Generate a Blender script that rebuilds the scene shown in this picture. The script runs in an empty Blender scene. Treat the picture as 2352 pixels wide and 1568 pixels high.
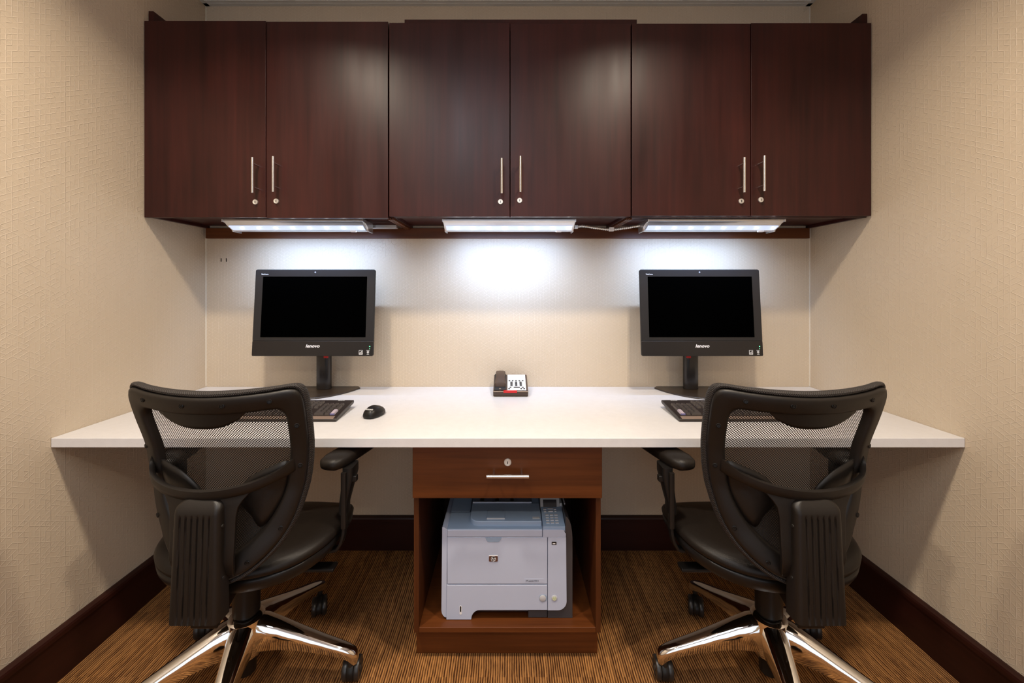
import bpy, bmesh, math, random
from mathutils import Vector, Matrix
random.seed(7)
scene = bpy.context.scene
COL = scene.collection
PI = math.pi
# ---------------------------------------------------------------- camera / world / lights / exposure
F = 934.0; VX, VY = 1166.0, 658.0; CH = 1.2          # focal length in px, vanishing point, eye height
YB = 1.868                                            # back wall
def W(px, py, d):                                     # a measured pixel at depth d as a world point
    return Vector(((px-VX)/F*d, d, CH+(VY-py)/F*d))
def X(px, d): return (px-VX)/F*d
def Z(py, d): return CH+(VY-py)/F*d
cd = bpy.data.cameras.new('camera'); cam = bpy.data.objects.new('camera', cd); COL.objects.link(cam)
cam.location = (0, 0, CH); cam.rotation_euler = (PI/2, 0, 0)
cd.sensor_width = 36; cd.lens = 36*F/2352; cd.shift_x = (1176-VX)/2352; cd.shift_y = -(784-VY)/2352
cd.clip_start = 0.02
scene.camera = cam
scene.view_settings.view_transform = 'Standard'; scene.view_settings.look = 'None'
scene.view_settings.gamma = 1; scene.view_settings.use_curve_mapping = False
scene.view_settings.exposure = 0.34
world = bpy.data.worlds.new('world'); scene.world = world; world.use_nodes = True
world.node_tree.nodes['Background'].inputs[0].default_value = (0.84, 0.90, 1.0, 1)
world.node_tree.nodes['Background'].inputs[1].default_value = 1.1
CEIL = 2.495
def area(name, loc, rot, sx, sy, power, col, shape='RECTANGLE', spread=180):
    l = bpy.data.lights.new(name, 'AREA'); l.shape = shape; l.size = sx; l.size_y = sy
    l.energy = power; l.color = col; l.spread = math.radians(spread)
    o = bpy.data.objects.new(name, l); COL.objects.link(o); o.location = loc; o.rotation_euler = rot
    return o
WARM = (1.0, 0.86, 0.69); COOL = (0.80, 0.88, 1.0); LEDC = (0.44, 0.63, 1.0)
DOWN = [(-0.78, 0.70), (0.62, 0.70)]
for (x, y) in DOWN:
    area('downlight_lamp', (x, y, CEIL-0.012), (0, 0, 0), 0.13, 0.13, 14.5, WARM, 'DISK', 135)
for x in (-0.8, 0.8):
    area('rear_downlight_lamp', (x, -0.9, CEIL-0.012), (0, 0, 0), 0.13, 0.13, 7, WARM, 'DISK', 150)
area('troffer_lamp', (-0.3, -0.35, CEIL-0.02), (0, 0, 0), 0.56, 1.16, 8, COOL)
LEDS = [(510, 835), (1016, 1323), (1487, 1803)]      # strip ends in px
for (a, b) in LEDS:
    x0, x1 = X(a, 1.6), X(b, 1.6)
    area('cabinet_light_lamp', ((x0+x1)/2, 1.655, 1.424), (math.radians(40), 0, 0), x1-x0-0.03, 0.02, 2.8, LEDC, 'RECTANGLE', 125)

# ---------------------------------------------------------------- materials
class NT:
    def __init__(s, name):
        s.m = bpy.data.materials.new(name); s.m.use_nodes = True
        s.t = s.m.node_tree; s.b = s.t.nodes['Principled BSDF']; s.out = s.t.nodes['Material Output']
    def n(s, kind, **kw):
        nd = s.t.nodes.new(kind)
        for k, v in kw.items(): setattr(nd, k, v)
        return nd
    def lk(s, a, b): s.t.links.new(a, b)
    def put(s, sock, v):
        if isinstance(v, bpy.types.NodeSocket): s.lk(v, sock)
        else: sock.default_value = v
    def math(s, op, a, b=None, c=None):
        nd = s.n('ShaderNodeMath', operation=op); s.put(nd.inputs[0], a)
        if b is not None: s.put(nd.inputs[1], b)
        if c is not None: s.put(nd.inputs[2], c)
        return nd.outputs[0]
    def rng(s, v, a, b, c, d):
        nd = s.n('ShaderNodeMapRange'); s.put(nd.inputs[0], v)
        for i, q in enumerate((a, b, c, d)): nd.inputs[i+1].default_value = q
        return nd.outputs[0]
    def mix(s, f, a, b):
        nd = s.n('ShaderNodeMix', data_type='RGBA'); s.put(nd.inputs[0], f)
        s.put(nd.inputs[6], a if isinstance(a, bpy.types.NodeSocket) else (*a, 1))
        s.put(nd.inputs[7], b if isinstance(b, bpy.types.NodeSocket) else (*b, 1))
        return nd.outputs[2]
    def noise(s, vec, scale, detail=3, rough=.55):
        nd = s.n('ShaderNodeTexNoise'); s.put(nd.inputs['Vector'], vec); nd.inputs['Scale'].default_value = scale
        nd.inputs['Detail'].default_value = detail; nd.inputs['Roughness'].default_value = rough
        return nd.outputs['Fac']
    def vmul(s, v, k):
        nd = s.n('ShaderNodeVectorMath', operation='MULTIPLY'); s.lk(v, nd.inputs[0]); nd.inputs[1].default_value = k
        return nd.outputs[0]
    def pos(s): return s.n('ShaderNodeNewGeometry').outputs['Position']
    def obj(s): return s.n('ShaderNodeTexCoord').outputs['Object']
    def sep(s, v):
        nd = s.n('ShaderNodeSeparateXYZ'); s.lk(v, nd.inputs[0]); return nd.outputs
    def comb(s, x, y, z):
        nd = s.n('ShaderNodeCombineXYZ')
        for i, q in enumerate((x, y, z)): s.put(nd.inputs[i], q)
        return nd.outputs[0]
    def bump(s, h, strength, dist):
        nd = s.n('ShaderNodeBump'); nd.inputs['Strength'].default_value = strength; nd.inputs['Distance'].default_value = dist
        s.lk(h, nd.inputs['Height']); s.lk(nd.outputs[0], s.b.inputs['Normal'])
def plain(name, col, rough=.5, metal=0, var=.06, bump=0, bs=300, spec=.5, coat=0):
    t = NT(name); c = t.obj(); f = t.noise(c, 18, 3)
    t.lk(t.mix(f, [k*(1-var) for k in col], [k*(1+var) for k in col]), t.b.inputs['Base Color'])
    t.b.inputs['Roughness'].default_value = rough; t.b.inputs['Metallic'].default_value = metal
    t.b.inputs['Specular IOR Level'].default_value = spec; t.b.inputs['Coat Weight'].default_value = coat
    if bump: t.bump(t.noise(c, bs, 2), bump, .0006)
    return t.m
def emis(name, col, k):
    t = NT(name); t.b.inputs['Base Color'].default_value = (*col, 1)
    t.b.inputs['Emission Color'].default_value = (*col, 1); t.b.inputs['Emission Strength'].default_value = k
    return t.m
def wood(name, axis, c0, c1, rough=.3, coat=.35):
    t = NT(name); p = t.pos()
    k = {'z': (60, 60, 2.2), 'x': (2.2, 60, 60), 'y': (60, 2.2, 60)}[axis]
    k2 = {'z': (9, 9, 1.0), 'x': (1.0, 9, 9), 'y': (9, 1.0, 9)}[axis]
    a = t.noise(t.vmul(p, k), 1, 5, .65); b = t.noise(t.vmul(p, k2), 1, 3); c = t.noise(p, 3.1, 2)
    f = t.math('ADD', t.math('MULTIPLY', a, .5), t.math('ADD', t.math('MULTIPLY', b, .35), t.math('MULTIPLY', c, .3)))
    f = t.rng(f, .38, .78, 0, 1)
    t.lk(t.mix(f, c0, c1), t.b.inputs['Base Color'])
    t.put(t.b.inputs['Roughness'], t.rng(b, .3, .7, rough-.04, rough+.07))
    t.b.inputs['Specular IOR Level'].default_value = .32
    t.bump(a, .06, .001)
    return t.m
def wallpaper(name, horiz):
    t = NT(name); p = t.pos(); o = t.sep(p)
    s, v = o[horiz], o[2]
    h = .0137; e = h*2/math.sqrt(3); w = .0012; H = None
    for k, deg in enumerate((90, 30, 150)):
        c, sn = math.cos(math.radians(deg)), math.sin(math.radians(deg))
        al = t.math('ADD', t.math('MULTIPLY', s, c/e), t.math('MULTIPLY', v, sn/e))
        pe = t.math('ADD', t.math('MULTIPLY', s, -sn/h), t.math('MULTIPLY', v, c/h))
        i = t.math('ROUND', pe)
        d = t.math('MULTIPLY', t.math('ABSOLUTE', t.math('SUBTRACT', pe, i)), h)
        j = t.math('FLOOR', t.math('ADD', al, t.math('MULTIPLY', i, .5)))
        wn = t.n('ShaderNodeTexWhiteNoise'); t.lk(t.comb(i, j, float(k)+.37), wn.inputs['Vector'])
        on = t.rng(wn.outputs['Value'], .25, .75, .15, 1)
        ln = t.math('MULTIPLY', t.rng(d, w, 0, 0, 1), on)
        H = ln if H is None else t.math('MAXIMUM', H, ln)
    g = t.noise(p, 2.2, 3); fine = t.noise(p, 260, 2)
    base = t.mix(g, (.555, .455, .335), (.605, .50, .375))
    t.lk(t.mix(t.math('MULTIPLY', H, .5), base, (.76, .65, .52)), t.b.inputs['Base Color'])
    t.b.inputs['Roughness'].default_value = .42; t.b.inputs['Specular IOR Level'].default_value = .45
    t.bump(t.math('ADD', H, t.math('MULTIPLY', fine, .18)), .6, .0012)
    return t.m
def carpet():
    t = NT('ribbed brown carpet'); p = t.pos(); o = t.sep(p)
    wob = t.noise(t.vmul(p, (10, 5, 1)), 1, 3)
    x = t.math('ADD', o[0], t.math('MULTIPLY', wob, .012))
    rib = t.math('SINE', t.math('MULTIPLY', x, 2*PI/.0075))
    idx = t.math('FLOOR', t.math('DIVIDE', x, .0075))
    wn = t.n('ShaderNodeTexWhiteNoise'); t.lk(t.comb(idx, t.math('FLOOR', t.math('MULTIPLY', o[1], 4)), 1.0), wn.inputs['Vector'])
    st = t.noise(t.vmul(p, (150, 22, 1)), 1, 4, .7)
    f = t.math('ADD', t.math('MULTIPLY', rib, .26), t.math('ADD', t.math('MULTIPLY', st, .9), t.math('MULTIPLY', wn.outputs['Value'], .22)))
    f = t.rng(f, .28, .95, 0, 1)
    big = t.noise(p, 2.5, 2)
    ca = t.mix(f, (.050, .016, .004), (.56, .255, .078))
    cb = t.mix(f, (.055, .020, .007), (.47, .225, .080))
    t.lk(t.mix(t.rng(big, .35, .65, 0, 1), ca, cb), t.b.inputs['Base Color'])
    t.b.inputs['Roughness'].default_value = .92; t.b.inputs['Specular IOR Level'].default_value = .15
    t.bump(t.math('ADD', rib, t.noise(p, 500, 2)), .7, .002)
    return t.m
def quartz():
    t = NT('white quartz'); p = t.pos()
    vo = t.n('ShaderNodeTexVoronoi'); t.lk(p, vo.inputs['Vector']); vo.inputs['Scale'].default_value = 170
    sp = t.rng(vo.outputs['Distance'], .10, .16, 1, 0); g = t.noise(p, 40, 3)
    c = t.mix(g, (.63, .62, .63), (.70, .69, .70))
    t.lk(t.mix(t.math('MULTIPLY', sp, .35), c, (.42, .38, .34)), t.b.inputs['Base Color'])
    t.b.inputs['Roughness'].default_value = .26
    return t.m
def ceiling_mat():
    t = NT('ceiling tile grid'); p = t.pos(); o = t.sep(p)
    def line(s, off, w):
        u = t.math('FRACT', t.math('DIVIDE', t.math('ADD', s, off), .592))
        return t.math('GREATER_THAN', t.math('ABSOLUTE', t.math('SUBTRACT', u, .5)), .5-w)
    fine = t.noise(p, 160, 3)
    c = t.mix(fine, (.66, .66, .70), (.76, .76, .80))
    t.lk(c, t.b.inputs['Base Color']); t.b.inputs['Roughness'].default_value = .8
    t.bump(fine, .5, .001)
    return t.m
def knit(name, period, thr, col):
    t = NT(name); uv = t.sep(t.n('ShaderNodeTexCoord').outputs['UV'])
    a = t.math('COSINE', t.math('MULTIPLY', uv[0], 2*PI/period)); b = t.math('COSINE', t.math('MULTIPLY', uv[1], 2*PI/(period*1.02)))
    f = t.math('MULTIPLY', a, b)
    hole = t.math('GREATER_THAN', f, thr)
    t.b.inputs['Base Color'].default_value = (*col, 1); t.b.inputs['Roughness'].default_value = .65
    t.lk(t.math('SUBTRACT', 1.0, hole), t.b.inputs['Alpha'])
    t.bump(f, -.5, .001)
    return t.m
def weave(name, col):
    t = NT(name); p = t.obj()
    f = t.math('MULTIPLY', t.math('SINE', t.math('MULTIPLY', t.sep(p)[0], 1300)), t.math('SINE', t.math('MULTIPLY', t.sep(p)[2], 1300)))
    t.lk(t.mix(t.rng(f, -.3, .6, 0, 1), col, [k*4+.004 for k in col]), t.b.inputs['Base Color'])
    t.b.inputs['Roughness'].default_value = .7; t.bump(f, .5, .0012)
    return t.m
M = dict(
    wallx=wallpaper('embossed wallpaper facing', 0), wally=wallpaper('embossed wallpaper side', 1),
    carpet=carpet(), quartz=quartz(), ceil=ceiling_mat(),
    wz=wood('espresso wood vertical grain', 'z', (.014, .0030, .0026), (.054, .0100, .0074), .36, 0),
    wx=wood('espresso wood horizontal grain', 'x', (.048, .0125, .0028), (.145, .041, .0085), .38, 0),  # drawer and shelf: same espresso wood, warm light put into the colour
    wdark=wood('espresso wood baseboard', 'x', (.014, .0030, .0020), (.032, .0070, .0040), .4),
    wdarky=wood('espresso wood side baseboard', 'y', (.014, .0030, .0020), (.032, .0070, .0040), .4),
    steel=plain('brushed steel', (.72, .70, .68), .22, 1), lockm=plain('lock nickel', (.80, .78, .74), .35, .6),
    dark=plain('dark slot', (.01, .01, .01), .5), blackp=plain('black textured plastic', (.0095, .0072, .0058), .42, 0, .1, .35, 900, .32),
    blackm=plain('black matte plastic', (.008, .007, .0065), .38, 0, .1, 0, 300, .3), rubber=plain('caster rubber', (.016, .015, .015), .35, spec=.6),
    leather=plain('black leather', (.008, .0055, .004), .46, 0, .15, .5, 420, .3), chrome=plain('polished chrome', (.86, .85, .83), .055, 1, .01),
    darkmetal=plain('dark grey metal', (.06, .055, .05), .3, .7),
    alu=plain('satin aluminium', (.74, .75, .78), .28, .9), lens=emis('lit lens', (.62, .74, 1.0), .55), led=emis('lit diode', (1, .97, .92), 26),
    white=plain('white gloss plastic', (.80, .79, .80), .4), offw=plain('printed white', (.72, .72, .72), .5),
    bezel=plain('monitor bezel', (.013, .0125, .0135), .33, 0, .05), bezel2=plain('monitor lower bezel', (.010, .008, .0075), .36, 0, .05),
    screen=plain('black glass', (.0004, .0004, .0004), .9, spec=.0), stand=plain('stand brown black', (.030, .020, .014), .3, 0, .1),
    column=plain('gloss black column', (.016, .013, .012), .2, 0, .05), red=plain('red plastic', (.50, .006, .008), .35),
    green=emis('green diode', (.1, .9, .3), 2.5), blue=plain('blue key', (.16, .15, .32), .5), lilac=plain('pale lilac key', (.42, .36, .42), .5),
    key=plain('dark key', (.050, .042, .040), .3, spec=.9), keyside=plain('keyboard body', (.018, .012, .010), .4), keyfront=plain('keyboard front strip', (.20, .145, .115), .35),
    silver=plain('printer grey plastic', (.45, .50, .64), .42, 0, .02, .1, 900), silver2=plain('printer top blue grey', (.27, .36, .50), .38, 0, .03),
    pdark=plain('printer dark plastic', (.045, .042, .046), .4), bronze=plain('bronze badge', (.13, .06, .04), .35, .3),
    pgreen=plain('pale green button', (.50, .55, .36), .4), lcd=plain('lcd glass', (.015, .015, .017), .12),
    clear=plain('grey frame plastic', (.30, .30, .31), .2), pkey=plain('pale key', (.48, .49, .52), .4),
    phone=plain('phone brown black', (.050, .026, .015), .38, 0, .1), phonel=plain('phone trim', (.42, .31, .22), .4),
    conduit=plain('steel conduit', (.70, .70, .68), .3, .9), board=plain('top board', (.016, .010, .009), .5),
    panel=emis('light panel', (.86, .92, 1.0), 3.2), glow=emis('warm lamp disc', (1, .8, .58), 9),
    whitem=plain('white metal trim', (.7, .7, .68), .4), wp=wood('warm-lit espresso vertical grain', 'z', (.034, .0095, .0026), (.100, .028, .0065), .38, 0),  # wp: pedestal sides, espresso wood with the warm light painted into it
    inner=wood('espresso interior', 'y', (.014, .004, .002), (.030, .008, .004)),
    mesh=knit('open mesh fabric', .0064, .04, (.009, .006, .0045)), weave=weave('woven mesh edge', (.006, .0042, .0035)),
    caulk=plain('pale caulk bead', (.74, .68, .58), .5), hair=plain('seam', (.004, .004, .004), .8))

# ---------------------------------------------------------------- object helpers
def root_loc(p):
    while p.parent: p = p.parent
    return Vector(p.location)
def obj(name, bm, mat, parent=None, bevel=0, seg=2, smooth=True, loc=None, label=None, solid=0, subs=0, ang=35):
    """link bm (built in world coordinates) as one mesh object; children share their root's origin"""
    org = root_loc(parent) if parent else Vector(loc if loc is not None else (0, 0, 0))
    bmesh.ops.translate(bm, verts=bm.verts, vec=-org)
    bmesh.ops.recalc_face_normals(bm, faces=bm.faces)
    me = bpy.data.meshes.new(name); bm.to_mesh(me); bm.free()
    me.materials.append(M[mat] if isinstance(mat, str) else mat)
    o = bpy.data.objects.new(name, me); COL.objects.link(o)
    if parent: o.parent = parent
    else: o.location = org
    if smooth:
        for p in me.polygons: p.use_smooth = True
        if not subs:
            try: me.set_sharp_from_angle(angle=math.radians(ang))
            except Exception: pass
    if solid:
        md = o.modifiers.new('solid', 'SOLIDIFY'); md.thickness = solid; md.offset = 0
    if bevel:
        md = o.modifiers.new('bevel', 'BEVEL'); md.width = bevel; md.segments = seg; md.limit_method = 'ANGLE'; md.angle_limit = math.radians(40)
        md.harden_normals = True
    if subs:
        md = o.modifiers.new('sub', 'SUBSURF'); md.levels = subs; md.render_levels = subs
    if label: o['label'] = label
    return o
def thing(name, label, cat, loc, group=None):
    o = bpy.data.objects.new(name, None); COL.objects.link(o); o.location = loc; o.empty_display_size = .05
    o['label'] = label; o['category'] = cat
    if group: o['group'] = group
    return o
def tag(o, label, cat, group=None):
    o['label'] = label; o['category'] = cat
    if group: o['group'] = group
    return o
def struct(o): o['kind'] = 'structure'; return o
def box(bm, x0, x1, y0, y1, z0, z1, mat=None):
    vs = [bm.verts.new(v) for v in ((x0,y0,z0),(x1,y0,z0),(x1,y1,z0),(x0,y1,z0),(x0,y0,z1),(x1,y0,z1),(x1,y1,z1),(x0,y1,z1))]
    if mat is not None:
        for v in vs: v.co = mat @ v.co
    for f in ((0,1,2,3),(4,5,6,7),(0,1,5,4),(1,2,6,5),(2,3,7,6),(3,0,4,7)): bm.faces.new([vs[i] for i in f])
    return bm
def B(*a, mat=None): return box(bmesh.new(), *a, mat=mat)
def tube(bm, pts, r, n=12, cap=True):
    pts = [Vector(p) for p in pts]; rs = r if isinstance(r, (list, tuple)) else [r]*len(pts); rings = []
    up = None
    for i, p in enumerate(pts):
        t = (pts[min(i+1, len(pts)-1)]-pts[max(i-1, 0)]).normalized()
        if up is None:
            up = Vector((0, 0, 1)) if abs(t.z) < .9 else Vector((1, 0, 0))
        s = t.cross(up).normalized(); up = s.cross(t).normalized()
        rings.append([bm.verts.new(p+(s*math.cos(2*PI*k/n)+up*math.sin(2*PI*k/n))*rs[i]) for k in range(n)])
    for a, b in zip(rings, rings[1:]):
        for k in range(n): bm.faces.new((a[k], a[(k+1) % n], b[(k+1) % n], b[k]))
    if cap: bm.faces.new(rings[0]); bm.faces.new(rings[-1])
    return bm
def T(pts, r, n=12): return tube(bmesh.new(), pts, r, n)
def loft(bm, rings, cap=True, closed=False):
    R = [[bm.verts.new(p) for p in r] for r in rings]; n = len(R[0])
    pairs = list(zip(R, R[1:])) + ([(R[-1], R[0])] if closed else [])
    for a, b in pairs:
        for k in range(n): bm.faces.new((a[k], a[(k+1) % n], b[(k+1) % n], b[k]))
    if cap and not closed: bm.faces.new(R[0]); bm.faces.new(R[-1])
    return bm
def lathe(bm, prof, c, n=24, mat=None):
    """prof: (radius, height) pairs around +z through c"""
    rings = []
    for r, h in prof:
        rings.append([Vector((r*math.cos(2*PI*k/n), r*math.sin(2*PI*k/n), h)) for k in range(n)])
    if mat is not None: rings = [[mat @ v for v in r] for r in rings]
    rings = [[v+Vector(c) for v in r] for r in rings]
    return loft(bm, rings)
def prism_x(bm, prof, x0, x1):
    return loft(bm, [[(x0, y, z) for y, z in prof], [(x1, y, z) for y, z in prof]])
def plate_y(bm, out, y0, y1):
    """closed outline of (x, z) extruded along y"""
    return loft(bm, [[(x, y0, z) for x, z in out], [(x, y1, z) for x, z in out]])
def arc(cx, cz, r, a0, a1, n=8):
    return [(cx+r*math.cos(math.radians(a0+(a1-a0)*i/n)), cz+r*math.sin(math.radians(a0+(a1-a0)*i/n))) for i in range(n+1)]
def rrect(x0, x1, z0, z1, r, n=5):
    return arc(x0+r, z0+r, r, 180, 270, n)+arc(x1-r, z0+r, r, 270, 360, n)+arc(x1-r, z1-r, r, 0, 90, n)+arc(x0+r, z1-r, r, 90, 180, n)
def catmull(P, sub=4, closed=False):
    P = [Vector(p) for p in P]; n = len(P); out = []
    rng = range(n if closed else n-1)
    for i in rng:
        g = (lambda j: P[j % n]) if closed else (lambda j: P[max(0, min(n-1, j))])
        p0, p1, p2, p3 = g(i-1), g(i), g(i+1), g(i+2)
        for k in range(sub):
            t = k/sub
            out.append(.5*((2*p1)+(p2-p0)*t+(2*p0-5*p1+4*p2-p3)*t*t+(3*p1-p0-3*p2+p3)*t**3))
    if not closed: out.append(P[-1])
    return out
def lerp(tab, v):
    if v <= tab[0][0]: return tab[0][1]
    for (a, b), (c, d) in zip(tab, tab[1:]):
        if v <= c: return b+(d-b)*(v-a)/(c-a)
    return tab[-1][1]
def text(name, s, size, mat, parent, mtx, ext=.0002, shear=0, bold=0):
    """lettering lying in local xy, mapped by mtx into the world"""
    cu = bpy.data.curves.new(name, 'FONT'); cu.body = s; cu.size = size; cu.extrude = ext; cu.shear = shear
    cu.align_x = 'CENTER'; cu.align_y = 'CENTER'; cu.offset = bold; cu.resolution_u = 3
    to = bpy.data.objects.new(name, cu); COL.objects.link(to)
    dg = bpy.context.evaluated_depsgraph_get(); me = bpy.data.meshes.new_from_object(to.evaluated_get(dg))
    bpy.data.objects.remove(to); bpy.data.curves.remove(cu)
    bm = bmesh.new(); bm.from_mesh(me); bpy.data.meshes.remove(me)
    bmesh.ops.transform(bm, matrix=mtx, verts=bm.verts)
    return obj(name, bm, mat, parent, smooth=False)
FACE = Matrix.Rotation(PI/2, 4, 'X')                 # lettering upright, facing the camera (-y)
def copy_tree(o, parent=None):
    c = o.copy(); COL.objects.link(c); c.parent = parent
    for ch in list(o.children): copy_tree(ch, c)
    return c

# ---------------------------------------------------------------- the room
XL, XR = -1.386, 1.388; YN = -2.0
struct(obj('floor', B(XL-.1, XR+.1, YN-.1, YB+.1, -.1, 0), 'carpet', smooth=False))
struct(obj('wall_back', B(XL-.1, XR+.1, YB, YB+.1, 0, CEIL), 'wallx', smooth=False))
struct(obj('wall_left', B(XL-.1, XL, YN, YB, 0, CEIL), 'wally', smooth=False))
struct(obj('wall_right', B(XR, XR+.1, YN, YB, 0, CEIL), 'wally', smooth=False))
bm = bmesh.new(); box(bm, XL-.1, -1.05, YN-.1, YN, 0, CEIL); box(bm, 1.05, XR+.1, YN-.1, YN, 0, CEIL); box(bm, -1.05, 1.05, YN-.1, YN, 2.3, CEIL)
struct(obj('wall_front', bm, 'wallx', smooth=False))            # unseen opening added behind the viewer so world light brightens the room
struct(obj('ceiling', B(XL-.1, XR+.1, YN-.1, YB+.1, CEIL, CEIL+.1), 'ceil', smooth=False))
bm = bmesh.new()
gx = [X(p, YB) for p in (680, 975, 1275, 1567)]
gx = [gx[0]-.592] + gx + [gx[-1]+.592]
for x in gx:
    if XL < x < XR: box(bm, x-.012, x+.012, YN, YB, CEIL-.006, CEIL-.0005)
for k in range(7):
    y = YB-.024-k*.61
    if y > YN: box(bm, XL, XR, y-.012, y+.012, CEIL-.007, CEIL-.0005)
box(bm, XL, XR, YB-.02, YB, CEIL-.008, CEIL-.0005)
box(bm, XL, XL+.02, YN, YB, CEIL-.008, CEIL-.0005); box(bm, XR-.02, XR, YN, YB, CEIL-.008, CEIL-.0005)
struct(obj('trim_1', bm, 'whitem', smooth=False))
def baseprof(s):                                     # (distance from wall, height)
    return [(0, 0), (.019, 0), (.019, .128), (.022, .130), (.022, .143), (.019, .149), (.006, .152), (0, .152)]
P = baseprof(0)
struct(obj('baseboard_back', prism_x(bmesh.new(), [(YB-d, z) for d, z in P], XL, XR), 'wdark', smooth=False))
for nm, xw, s in (('baseboard_left', XL, 1), ('baseboard_right', XR, -1)):
    struct(obj(nm, loft(bmesh.new(), [[(xw+s*d, YN, z) for d, z in P], [(xw+s*d, YB-.02, z) for d, z in P]]), 'wdarky', smooth=False))
for k, (xa, xb) in enumerate(((XL, XL+.0032), (XR-.0032, XR))):
    struct(obj('trim_%d' % (k+2), B(xa, xb, YB-.0032, YB, .742, CEIL-.009), 'caulk', smooth=False))
for px in (508, 520):
    p = W(px, 597, YB)
    obj('nail_hole', B(p.x-.002, p.x+.002, YB-.001, YB+.001, p.z-.008, p.z+.008), 'stand', bpy.data.objects['wall_back'])

# ceiling lights
for i, (x, y) in enumerate(DOWN+[(-.8, -.9), (.8, -.9)]):
    t = thing('recessed_downlight', 'warm round recessed downlight in the ceiling, %s' % (
        'front left of the cabinets', 'front right of the cabinets', 'left behind the viewer', 'right behind the viewer')[i], 'ceiling light', (x, y, CEIL), 'recessed downlights')
    obj('trim_ring', lathe(bmesh.new(), [(.066, 0), (.088, 0), (.086, -.006), (.070, -.009), (.066, -.004)], (x, y, CEIL-.0005)), 'whitem', t)
    obj('lamp_disc', lathe(bmesh.new(), [(.064, 0), (.064, -.004)], (x, y, CEIL-.001)), 'glow', t)
t = thing('ceiling_troffer', 'rectangular cool white light panel in the ceiling grid', 'ceiling light', (-.3, -.35, CEIL))
bm = bmesh.new()
for a in ((-.6, 0, -.96, -.93), (-.6, 0, .23, .26), (-.6, -.575, -.93, .23), (-.025, 0, -.93, .23)): box(bm, *a, CEIL-.014, CEIL-.001)
obj('frame', bm, 'whitem', t); obj('diffuser', B(-.575, -.025, -.93, .23, CEIL-.010, CEIL-.002), 'panel', t)

# ---------------------------------------------------------------- wall cabinets
DF = 1.546                                           # door faces
def bar_handle(name, parent, a, b, nrm, so, r=.0052):
    """bar pull from a to b with two posts running back along nrm"""
    a, b, nrm = Vector(a), Vector(b), Vector(nrm); u = (b-a).normalized(); bm = bmesh.new()
    tube(bm, [a, a+u*.001, b-u*.001, b], [r*.8, r, r, r*.8], 16)
    L = (b-a).length
    for q in (.17, .83):
        c = a+u*L*q; tube(bm, [c, c+nrm*so], r*.62, 10)
    return obj(name, bm, 'steel', parent)
def cam_lock(parent, c, r=.0098, rim='lockm'):
    c = Vector(c); m = Matrix.Rotation(PI/2, 4, 'X')
    o = obj('lock', lathe(bmesh.new(), [(r, -.002), (r, .002), (r*.9, .0035), (r*.62, .0035), (r*.58, .0025), (0.0001, .0028)], c, 24, m), rim, parent)
    obj('keyhole', B(c.x-.0009, c.x+.0009, c.y-.0042, c.y-.002, c.z-.0035, c.z+.0035), 'dark', o)
edges = [326, 611, 892.5, 1171.5, 1450, 1724.5, 2001]
xs = [X(p, DF) for p in edges]; xs[0] = XL+.002; xs[-1] = XR-.003
tops = [47.5, 49.5, 52, 54, 54, 52.5]; bots = [499, 500.5, 497, 497, 495.5, 495.5]
hnd = [(580, 361, 443), (627.5, 359, 441), (1152.5, 363, 444), (1195.5, 358, 441), (1709.5, 361, 442), (1755.5, 357, 439)]
lck = [(587, 464), (635, 462), (1149.5, 463.5), (1193.5, 460.5), (1702, 462), (1747, 459)]
CT, CB = 2.203, 1.466
clab = ['dark espresso wall cabinet at the left end, against the left wall', 'dark espresso middle wall cabinet above the telephone', 'dark espresso wall cabinet at the right end, against the right wall']
for c in range(3):
    x0, x1 = xs[2*c], xs[2*c+2]
    t = thing('wall_cabinet', clab[c], 'cabinet', ((x0+x1)/2, YB-.002, CB), 'dark wall cabinets over the desk')
    g = .0016; yf = DF+.021; bm = bmesh.new()
    box(bm, x0+g, x0+.018, yf, YB-.002, CB, CT); box(bm, x1-.018, x1-g, yf, YB-.002, CB, CT)
    box(bm, x0+.018, x1-.018, yf, YB-.002, CT-.018, CT); box(bm, x0+.018, x1-.018, yf+.02, YB-.002, CB+.012, CB+.03)
    box(bm, x0+.018, x1-.018, YB-.02, YB-.002, CB+.03, CT-.018)
    box(bm, x0+.018, x1-.018, yf, yf+.018, CB, CB+.03)
    obj('carcass', bm, 'wz', t, .0008, smooth=False)
    for k in (0, 1):
        i = 2*c+k; gl = .0022 if k == 0 else .0014; gr = .0014 if k == 0 else .0022
        zt, zb = Z(tops[i], DF), Z(bots[i], DF)
        d = obj('door', B(xs[i]+gl, xs[i+1]-gr, DF, DF+.019, zb, zt), 'wz', t, .0012)
        hx, hy0, hy1 = hnd[i]; hd = DF-.036
        bar_handle('handle', d, (X(hx, hd), hd, Z(hy1, hd)), (X(hx, hd), hd, Z(hy0, hd)), (0, 1, 0), .038)
        cam_lock(d, (X(lck[i][0], DF), DF-.001, Z(lck[i][1], DF)))
    if c != 1:
        s = 1 if c == 0 else -1; xw = XL+.001 if c == 0 else XR-.001
        e0, e1 = sorted((xw, xw+s*.019)); zt = Z(22 if c == 0 else 28, 1.56)
        obj('filler_panel', B(e0, e1, 1.560+.008, YB-.002, CT+.0005, zt), 'wz', t, .0008)
o = obj('top_board', B(X(929, 1.57), X(1463, 1.57), 1.57, 1.82, CT+.001, Z(44.5, 1.57)), 'wz', loc=(0, 1.7, CT), bevel=.001)
tag(o, 'thin dark board lying flat on top of the middle wall cabinet', 'board')
o = obj('mounting_rail', B(X(472, 1.846), X(1860, 1.846), 1.846, YB-.001, Z(547, 1.846), CB-.0005), 'wx', loc=(0, 1.85, CB), bevel=.001)
tag(o, 'long dark wood rail on the back wall beneath the wall cabinets', 'rail')

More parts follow.
